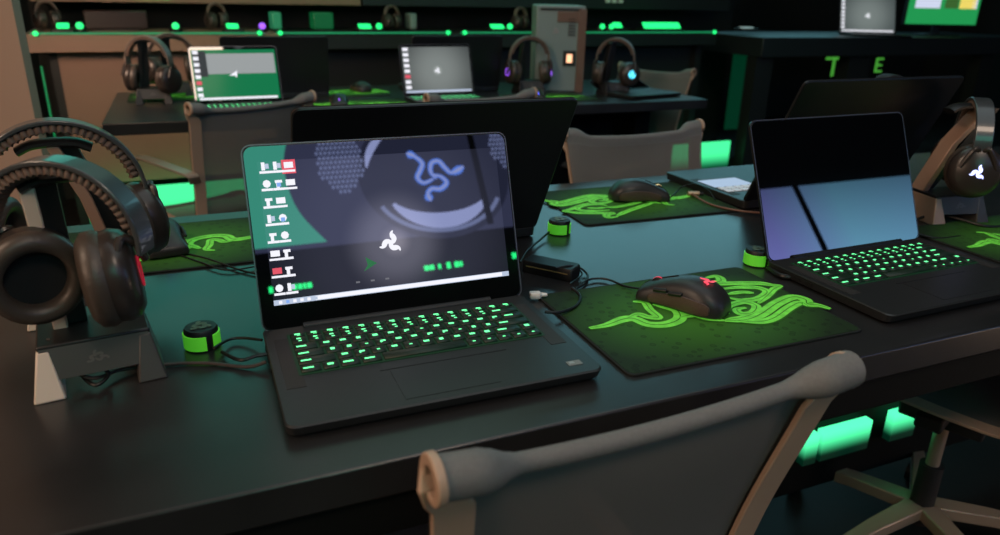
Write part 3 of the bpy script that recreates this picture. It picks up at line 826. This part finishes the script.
def make_headset(label, loc, rz, rad=.088, toeL=25, toeR=-12, glow=None, logo=None, drop=.125, inb=0, band=None):
    """origin at the foot of its stand; band plane spans x"""
    t = thing('headset', label, 'headset', loc, rz)
    zt = .236; zc = zt - rad * .98
    arc = [Vector((math.cos(a) * rad, 0, zc + math.sin(a) * rad * 1.0)) for a in [R(q) for q in range(-8, 189, 7)]]
    MB().ribbon(arc, .030, .0055, band or HBAND, side=Vector((0, 1, 0))).build('headband', t, bevel=.0015)
    mb = MB(); rs = []; n = 90
    for i in range(n):
        a = R(12 + 156 * i / (n - 1)); rr_ = rad - .009 - (.0022 if i % 3 == 0 else 0); hw = .013 - (.002 if i % 3 == 0 else 0)
        c, s = math.cos(a), math.sin(a)
        rs.append([(c * (rr_ + .006), -hw, zc + s * (rr_ + .006)), (c * (rr_ + .006), hw, zc + s * (rr_ + .006)), (c * (rr_ - .002), hw, zc + s * (rr_ - .002)), (c * (rr_ - .005), 0, zc + s * (rr_ - .005)), (c * (rr_ - .002), -hw, zc + s * (rr_ - .002))])
    mb.rings(rs, HPAD); mb.build('headband_pad', t, sharp=70)
    zcup = zt - .062 - drop * .72
    for sx, toe in ((-1, toeL), (1, toeR)):
        cx = sx * (rad - .016 - inb)
        # yoke
        MB().tube(smooth([(sx * rad * .985, 0, zc - .006), (sx * (rad + .008 - inb), .012, zcup + .045), (sx * (rad + .008 - inb), .030, zcup + .01)], 5), .0045, SHELL, 8).tube(smooth([(sx * rad * .985, 0, zc - .006), (sx * (rad + .008 - inb), -.012, zcup + .045), (sx * (rad + .008 - inb), -.030, zcup + .01)], 5), .0045, SHELL, 8).build('yoke', t)
        Q = Euler((0, R(sx * -6), R(toe))).to_matrix().to_4x4()
        # cup: +x outward for the right cup
        mb = MB(); mb.M = Matrix.Translation((cx, 0, zcup)) @ Q @ Matrix.Diagonal((sx, 1, 1.08, 1)).to_4x4()
        mb.lathe([(.030, -.004), (.044, .000), (.046, .010), (.043, .020), (.034, .027), (.0001, .029)], SHELL, 32, 'x')
        cup = mb.build('ear_cup', t)
        mb = MB(); mb.M = Matrix.Translation((cx, 0, zcup)) @ Q @ Matrix.Diagonal((sx, 1, 1.08, 1)).to_4x4()
        mb.lathe([(.0445 * 1, .001), (.0475, -.006), (.046, -.016), (.039, -.022), (.030, -.019), (.0285, -.010), (.0275, -.002)], LEATHER, 36, 'x', cap=False)
        mb.build('ear_cushion', t, sharp=180)
        mb = MB(); mb.M = Matrix.Translation((cx, 0, zcup)) @ Q @ Matrix.Diagonal((sx, 1, 1.08, 1)).to_4x4()
        mb.lathe([(.0282, -.006), (.014, -.0045), (.0001, -.004)], CLOTH, 28, 'x'); mb.build('speaker_cloth', t)
        if logo:
            mb = MB(); mb.M = Matrix.Translation((cx, 0, zcup)) @ Q @ Matrix.Diagonal((sx, 1, 1.08, 1)).to_4x4()
            emblem_bold(mb, lambda x, z: Vector((.0305, x, z)), .0135, logo, Vector((1, 0, 0))); mb.build('cup_logo', cup)
        if glow:
            mb = MB(); mb.M = Matrix.Translation((cx, 0, zcup)) @ Q @ Matrix.Diagonal((sx, 1, 1.08, 1)).to_4x4()
            mb.lathe([(.0135, .0285), (.0155, .0288), (.0155, .0300), (.0135, .0300)], glow, 24, 'x', cap=False); mb.build('cup_light', cup)
    return t
fs = (-.122, .838, T); bs = (-.155, 1.035, T)
make_stand('metal headset stand nearest the viewer with a slanted nameplate', fs, R(7), STANDALU, ((-.030, -.034),))
make_headset('black headset with ribbed headband hanging at the left edge, nearest', (fs[0] - .006, fs[1] - .024, T + .008), R(-24), .081, -50, 26, glow=REDG2, drop=.079, inb=.026)
make_stand('headset stand behind the nearest one, bronze posts', bs, R(5), STANDALU, ((.045, -.002),), STANDBR)
make_headset('black headset behind the nearest one, its shiny band rising higher', (bs[0], bs[1], T + .012), R(8), .094, -20, 20, drop=.10)
rs_ = (1.385, .955, T)
make_stand('bronze headset stand at the right edge of the long table', rs_, R(-12), STANDBR, ((-.045, .045),))
make_headset('black headset at the right edge with a white and blue lit logo', (1.395, .945, T), R(-132), .085, 0, 0, logo=emis('cup_logo_white', (.45, .5, 1.), 3), drop=.085)
vs_ = (1.62, 1.34, T)
make_stand('headset stand behind the large laptop at right', vs_, R(0), STANDALU)
make_headset('dark headset standing behind the large laptop at right', vs_, R(10), .085, 20, -20, drop=.12)
p = at(155, 101); make_stand('headset stand on the second table at left', (p.x, p.y - .05, T), 0, STANDBLK)
BANDT = mat('band_tan', (.16, .13, .11), .35)
make_headset('headset on a black stand at the left end of the second table', (p.x, p.y - .05, T), R(-35), .088, 20, -20, drop=.12, band=BANDT)
make_headset('second headset hanging behind the one at the left end of the second table', (p.x + .075, p.y + .12, T), R(15), .088, 20, -20, drop=.10, band=BANDT)
make_stand('black stand behind the left headset stand of the second table', (p.x + .075, p.y + .12, T), 0, STANDBLK)
p = at(519, 90); make_stand('headset stand left of the grey tower', (p.x, p.y - .1, T), 0, STANDBLK)
make_headset('headset with a purple glow left of the grey tower', (p.x, p.y - .1, T), R(-10), .088, 20, -20, glow=PURPG, drop=.12, band=BANDT)
p = at(600, 92); make_stand('headset stand right of the grey tower', (p.x + .02, p.y - .08, T), 0, STANDBLK)
make_headset('headset with a cyan glow right of the grey tower', (p.x + .02, p.y - .08, T), R(-40), .082, 0, -60, glow=CYANG, logo=CYANG, drop=.12, band=BANDT)

# ================================================================= GREEN TIE BANDS (small round pucks)
def make_puck(label, loc, rz):
    t = thing('cable_puck', label, 'puck', loc, rz)
    MB().lathe([(.0185, 0), (.0195, .0015), (.0195, .0235), (.0180, .0262), (.0001, .0268)], BLACK, 28).build('core', t, sharp=50)
    mb = MB(); rs = []
    for k in range(33):
        a = R(-52 + 335 * k / 32); c, s = math.cos(a), math.sin(a)
        rs.append([(c * .0192, s * .0192, .002), (c * .0212, s * .0212, .0025), (c * .0212, s * .0212, .0195), (c * .0192, s * .0192, .020)])
    mb.rings(rs, LIME); mb.build('lime_band', t)
    mb = MB(); emblem(mb, lambda x, y: Vector((x, y, .0275)), .0135, LOGOGREY, .36); mb.build('puck_logo', t)
    return t
pk = make_puck('lime green banded black puck left of the nearest laptop', at(203, 346) + Vector((0, .0, 0)), R(0))
dup(pk, 'lime green banded black puck at the corner of the far green mat', at(559, 233), R(0))
dup(pk, 'lime green banded black puck at the hinge of the switched-off laptop', at(756, 264), R(-15))

# ================================================================= CABLES, BRICK, PLUGS
def P(x, y, z=.002): return at(x, y, T + z)
hub = thing('power_brick', 'black power brick lying behind the nearest laptop', 'power brick', at(551, 274), R(-52))
MB().prism(rrect(.085, .034, .005), 0, .020, BLACK, .002).build('body', hub)
MB().box((0, -.0175, .012), (.07, .0006, .0016), mat('brick_seam', (.25, .17, .07), .5)).build('seam', hub)
cable('black cable looping from the power brick to the nearest laptop', [P(572, 288, .01), P(580, 296, .006), P(576, 306, .005), P(560, 312, .008), P(545, 312, .010)], .0022)
cable('black cable curling over the power brick', [P(526, 262, .012), P(545, 260, .015), P(572, 264, .012), P(587, 274, .004), P(584, 284, .003), P(572, 290, .004)], .0018)
cable('thin black cable arching from the power brick', [P(556, 268, .02), P(572, 266, .02), P(582, 274, .006), P(570, 284, .012)], .0013)
cable('mouse cable running left from the pink-logo mouse', [(mf.x - .002, mf.y, T + .012), P(625, 286, .006), P(606, 279, .004), P(588, 280, .004), P(575, 290, .004)], .0017)
def plug(label, loc, rz):
    t = thing('white_plug', label, 'plug', loc, rz)
    MB().prism(rrect(.016, .011, .003), 0, .009, WHITEP, .001).build('plug_body', t); MB().tube([(.007, 0, .0045), (.017, 0, .0045)], [.004, .0025], WHITEP, 10).build('strain_relief', t)
plug('white plug at the hinge corner of the nearest laptop', at(535, 298, T + .003), R(-15))
plug('white plug at the hinge corner of the switched-off laptop', at(902, 244, T + .003), R(-15))
cable('cable rising behind the switched-off laptop', [P(895, 243, .01), P(880, 236, .02), P(872, 222, .02), P(905, 230, .01), P(935, 238, .004), P(960, 236, .003)], .0018)
cable('black cable from the puck to the nearest laptop', [P(214, 348, .012), P(228, 340, .006), P(242, 338, .006), P(262, 340, .010)], .0018)
cable('dark cable entering the left side of the nearest laptop', [P(222, 352, .006), P(240, 360, .008), P(256, 356, .010), P(268, 354, .010)], .0022)
cable('braided cable lying from the headset stand to the nearest laptop', [P(62, 366, .02), P(92, 378, .01), P(120, 370, .006), P(160, 365, .003), P(205, 363, .003), P(246, 367, .003), P(266, 362, .009)], .0021, mat('cable_brown', (.06, .045, .04), .5))
cable('thin cable looping behind the nearest laptop at left', [P(150, 250, .006), P(175, 252, .005), P(205, 258, .004), P(240, 270, .003), P(262, 275, .003)], .0016)
cable('second thin cable crossing the far left mat', [P(165, 250, .006), P(200, 262, .005), P(225, 270, .004), P(252, 267, .004), P(270, 262, .003)], .0013)
cable('headset cable curling under the nearest headset', [P(48, 340, .055), P(68, 345, .03), P(80, 372, .012), P(95, 385, .006), P(108, 375, .01), P(100, 365, .02), P(86, 372, .012)], .0022)
cable('copper coloured cable running to the lit trackpad laptop', [P(692, 194, .010), P(710, 204, .006), P(735, 210, .006), P(765, 213, .006), P(800, 212, .005)], .0020, COPPER)
cable('mouse cable curling up beside the lit trackpad laptop', [P(662, 200, .008), P(672, 196, .006), P(682, 187, .012), P(695, 184, .022), P(708, 190, .020), P(715, 200, .008)], .0014)
cable('black cables bunched at the hinge of the switched-off laptop', [P(768, 268, .004), P(782, 276, .006), P(800, 276, .006), P(812, 272, .006)], .0040)
cable('black cable from the far puck toward the laptop back', [P(549, 232, .01), P(540, 240, .006), P(528, 250, .008), P(520, 262, .01)], .0018)
cable('cable behind the right headset stand', [P(905, 225, .01), P(930, 215, .01), P(955, 218, .01), P(985, 226, .006), P(1010, 226, .004)], .0028)
cn = thing('cable_connector', 'small brass coloured connector on the copper cable', 'connector', at(693, 196, T + .004), R(-20))
MB().tube([(-.012, 0, .005), (.012, 0, .005)], .006, mat('brass', (.55, .42, .28), .35, metal=.6), 12).build('barrel', cn); MB().tube([(.012, 0, .005), (.022, 0, .005)], .0035, BLACK, 10).build('sleeve', cn)

# ================================================================= TOWER ON THE SECOND TABLE
tw = thing('desktop_tower', 'grey desktop tower with an orange glow on the second table', 'computer', (1.565, 3.02, T), R(-22))
MB().box((0, .15, .183), (.215, .34, .366), TOWERG).build('case', tw, bevel=.006)
MB().box((0, -.0215, .350), (.18, .004, .010), TOWERD).build('vent', tw)
MB().box((0.035, -.022, .320), (.10, .006, .045), BRONZE).build('drive_bay', tw, bevel=.002)
MB().box((.095, -.024, .176), (.035, .012, .352), BRONZE).build('front_column', tw, bevel=.002)
mb = MB()
for k in range(6): mb.box((.050, -.023, .245 + k * .013), (.032, .004, .005), TOWERD)
mb.build('front_grille', tw)
MB().box((.045, -.022, .145), (.055, .006, .065), TOWERD).box((.045, -.026, .145), (.024, .006, .036), emis('orange_glow', (1., .50, .28), 1.8)).build('lit_window', tw)
mb = MB(); emblem(mb, lambda x, z: Vector((-.02 + x, -.0222, .26 + z)), .016, mat('tower_logo', (.3, .3, .3), .4), .36, Vector((0, -1, 0))); mb.build('tower_logo', tw)

# ================================================================= THIRD TABLE, RIGHT
t3 = thing('display_table', 'dark display table far back at right with a laptop and monitor', 'table', (4.88, 3.95, 0), R(-1))
MB().box((0, .35, .865), (2.7, .8, .125), mat('table3_top', (.016, .020, .022), .4)).build('table_top', t3, bevel=.004)
for x in (-1.27, -.42, .9): MB().box((x, .05, .40), (.14 if x != -.42 else .2, .10, .80), DARK_UNLIT_LAM).build('table_leg', t3)
p = Vector((4.30, 4.02, .9275))
lg, lidg = make_laptop('silver grey lit laptop on the far right display table', .42, .26, .29, .35, (4.66, 4.05, .9275), R(-24), keys=False)
DG = radial('display_g', 0, .13, [(0, (.6, .68, .65)), (.12, (.22, .26, .25)), (1, (.08, .10, .10))], .8, 1, .25)
dg = display_panel(lidg, -.2, .2, .01, .28, DG)
mb = MB()
for r_ in range(9): sq(-.182, .268 - r_ * .028, .024, .016, WHT)
sq(0, .018, .38, .010, WHT); mb.build('desktop_icons', dg)
screen_logo(dg, 0, .13, .02, WHT)
mo = thing('monitor', 'monitor with a green border and colourful picture at the far right', 'monitor', (5.36, 4.1, .9275), R(-16)); mo.scale = (1.2, 1.2, 1.2)
MB().prism(rrect(.22, .16, .02), 0, .012, BLACK, .003).build('stand_foot', mo)
MB().box((0, .02, .06), (.05, .02, .12), BLACK).build('stand_neck', mo)
sm = MB().box((0, 0, .24), (.50, .03, .36), BLACK).build('monitor_shell', mo, bevel=.005)
dp = MB().box((0, -.017, .24), (.48, .006, .34), mat('monitor_green', (0, 0, 0), .3, emit=(.02, .38, .10), es=.8)).build('display', mo)
mb = MB()
MB_W = emis('mon_white', (.7, .75, .95), .9); MB_Y = emis('mon_yellow', (.95, .75, .15), .9); MB_G = emis('mon_dgreen', (.05, .15, .03), .8)
for (x0, x1, z0, z1, m) in ((-.20, -.03, .165, .27, MB_W), (.10, .21, .165, .27, MB_Y), (.0, .09, .165, .235, MB_G), (.0, .09, .24, .27, MB_W), (.19, .22, .165, .27, MB_W), (-.10, .19, .285, .36, MB_W)):
    mb.poly([(x0, -.022, z0), (x1, -.022, z0), (x1, -.022, z1), (x0, -.022, z1)], m)
mb.build('screen_picture', dp)
# green letters below the third table
def letter(label, pos, s, strokes, m, name='lit_letter'):
    mb = MB()
    for x0, z0, x1, z1 in strokes:
        a, b = Vector((x0 * s, 0, z0 * s)), Vector((x1 * s, 0, z1 * s)); d = (b - a); mb.box(tuple((a + b) / 2), (abs(d.x) + .16 * s, .01, abs(d.z) + .16 * s), m)
    return tag(mb.build(name, loc=pos), label, 'sign', 'green lit letters behind the right table')
LET = emis('letter_green', (.10, .55, .06), .55)
letter('green lit letter E in the dark under the far right table', (5.32, 4.55, .62), .10, [(0, 0, 0, 1), (0, 1, .6, 1), (0, .5, .5, .5), (0, 0, .6, 0)], LET)
letter('green lit letter T in the dark under the far right table', (4.80, 4.55, .60), .13, [(.35, 0, .35, 1), (-.25, 1, .95, 1)], LET)
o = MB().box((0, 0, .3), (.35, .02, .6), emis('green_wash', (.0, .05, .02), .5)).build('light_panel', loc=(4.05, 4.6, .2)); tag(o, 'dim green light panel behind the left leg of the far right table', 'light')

# ================================================================= DEVICES ON THE DISPLAY COUNTER
def on_counter(px, py, z=.95):
    q = at(px, py, z) ; return q
ang = .05; O = Vector((-.62, 3.9, 0)); ex = Vector((math.cos(ang), math.sin(ang), 0)); ey = Vector((-math.sin(ang), math.cos(ang), 0))
def cpos(px, dy):   # the point of the counter top seen in column px, dy behind its front edge
    lo_, hi_ = 0, 5
    for _ in range(40):
        m_ = (lo_ + hi_) / 2; q = O + ex * m_ + ey * dy; q.z = .95; v = q - Vector((0, 0, H)); X = 500 + F * v.dot(r2) / v.dot(fw)
        if X < px: lo_ = m_
        else: hi_ = m_
    return q
def lit_keyboard(label, px, w, m, dy=.12, h=.022):
    q = cpos(px, dy); t = thing('lit_keyboard', label, 'keyboard', q, ang)
    MB().prism(rrect(w + .04, .13, .008), 0, .018, BLACK, .003).build('keyboard_body', t)
    MB().rings([[(-w / 2, -.03, .019), (w / 2, -.03, .019), (w / 2, .0, .019), (-w / 2, .0, .019)], [(-w / 2, .0, .019 + h), (w / 2, .0, .019 + h), (w / 2, .03, .019 + h), (-w / 2, .03, .019 + h)]], m).build('lit_keys', t, bevel=.004)
    return t
lit_keyboard('green lit keyboard at the left end of the display counter', 64, .05, GREENG)
lit_keyboard('green lit keyboard on the counter behind the green and white laptop', 233, .055, GREENG)
lit_keyboard('green lit keyboard on the counter above the grey-wallpaper laptop', 365, .065, GREENG)
lit_keyboard('green lit keyboard on the counter left of the grey tower', 497, .075, GREENG)
lit_keyboard('wide glowing green keyboard on the counter at right of the tower', 661, .28, GREENG, .16, .035)
lit_keyboard('small tilted green lit keyboard on the counter right of the tower', 617, .05, GREENG, .26, .03)
lit_keyboard('white lit device at the right end of the display counter', 746, .10, mat('pale_device', (.4, .45, .42), .4, emit=(.5, .6, .55), es=.5), .2, .006)
def beacon(label, px, m, r_=.016, dy=.14):
    q = cpos(px, dy); t = thing('lit_mouse', label, 'mouse', q, ang)
    MB().lathe([(.028, 0), (.032, .008), (.026, .026), (.012, .034), (.0001, .036)], BLACK, 20).build('shell', t); MB().lathe([(.0001, -.004), (r_ * .7, -.003), (r_, 0), (r_, .008), (.0001, .008)], m, 16, 'y', (0, -.028, .03)).build('front_light', t)
for lab, px, m in (('green lit mouse beside the leftmost counter keyboard', 81, GREENG), ('green lit mouse midway between the left counter keyboards', 176, GREENG), ('purple lit mouse above the green and white laptop', 262, PURPG),
                   ('green lit mouse beside the keyboard above the grey-wallpaper laptop', 378, GREENG), ('green lit mouse at the left of the grey tower top', 508, GREENG), ('green lit mouse right of the tower, left one', 600, GREENG), ('green lit mouse right of the tower, right one', 609, GREENG)):
    beacon(lab, px, m)
def small_headset(label, px, dy=.3, m=None):
    q = cpos(px, dy)
    h = make_headset(label, (q.x, q.y, q.z - .055), R(20), .055, 10, -10, drop=.06, band=m or BANDT)
    for c in h.children: pass
    h.scale = (.8, .8, .8)
small_headset('small headset at the left end of the display counter', 50)
small_headset('small headset on the counter behind the lid of the lit laptop', 218)
small_headset('small headset on the counter above the grey-wallpaper laptop', 392)
small_headset('small headset on the counter close to the grey tower', 520)
for lab, px, w, m in (('pale green slab device on the counter right of the purple light', 276, .05, mat('slab_green', (.03, .2, .1), .4, emit=(.03, .35, .16), es=.3)), ('dark console box on the counter at left', 118, .28, mat('console_dark', (.02, .006, .006), .4)),
                      ('dim green glowing box on the counter above the second lit laptop', 322, .11, mat('dim_box', (.01, .05, .02), .4, emit=(.0, .22, .06), es=.3)), ('small grey speaker on the counter left of the tower', 411, .04, TOWERG)):
    q = cpos(px, .34); t = thing('counter_device', lab, 'device', q, ang); MB().box((0, 0, .05), (w, .10, .085), m).build('device_body', t, bevel=.006); MB().box((0, 0, .004), (w * .8, .08, .008), BLACK).build('device_foot', t)

# ================================================================= LIGHTS
def area(name, loc, size, power, col, target=None, sy=None, spread=None):
    l = bpy.data.lights.new(name, 'AREA'); l.shape = 'RECTANGLE'; l.size = size; l.size_y = sy or size; l.energy = power; l.color = col
    if spread: l.spread = R(spread)
    o = bpy.data.objects.new(name, l); COL.objects.link(o); o.location = loc
    d = (Vector(target) - Vector(loc)) if target else Vector((0, 0, -1)); o.rotation_euler = d.to_track_quat('-Z', 'Y').to_euler()
    return o
area('warm_room_light', (-2.1, .5, 3.0), .8, 36, (1., .72, .52), (-.9, 2.4, .9))
area('warm_side_light', (-1.9, -.3, 1.7), .7, 15, (1., .66, .46), (-.1, 1.0, .8))
area('overhead_soft_light', (.9, .9, 3.2), 2.4, 16, (.82, .95, 1.), (.8, 1.0, .7))
area('back_table_fill', (1.0, 3.0, 3.2), 1.6, 9, (.55, 1., .8), (1.0, 3.0, .7))  # fill light, green tint added to turn the second table's top teal
area('counter_warm_fill', (-.80, 2.78, 1.35), .35, 6, (1., .66, .48), (.05, 3.98, .70), spread=120)  # added fill, hidden behind the partition, brightens the tan counter front
area('counter_green_fill', (1.7, 3.3, 1.6), 3.6, 3, (.05, 1., .25), (1.8, 4.1, .6), sy=.1)  # added fill along the counter, tints its dark front green
area('warm_corner_fill', (2.3, -.3, .5), .4, 2.6, (1., .68, .48), (1.3, .9, .1))  # added low fill out of view, brightens the chair's star base
area('warm_low_light', (.5, -1.2, 3.15), .6, 16, (1., .78, .62), (.6, .5, .8))
w = bpy.data.worlds.new('world'); SC.world = w; w.use_nodes = True
w.node_tree.nodes['Background'].inputs[0].default_value = (.010, .014, .012, 1); w.node_tree.nodes['Background'].inputs[1].default_value = .6
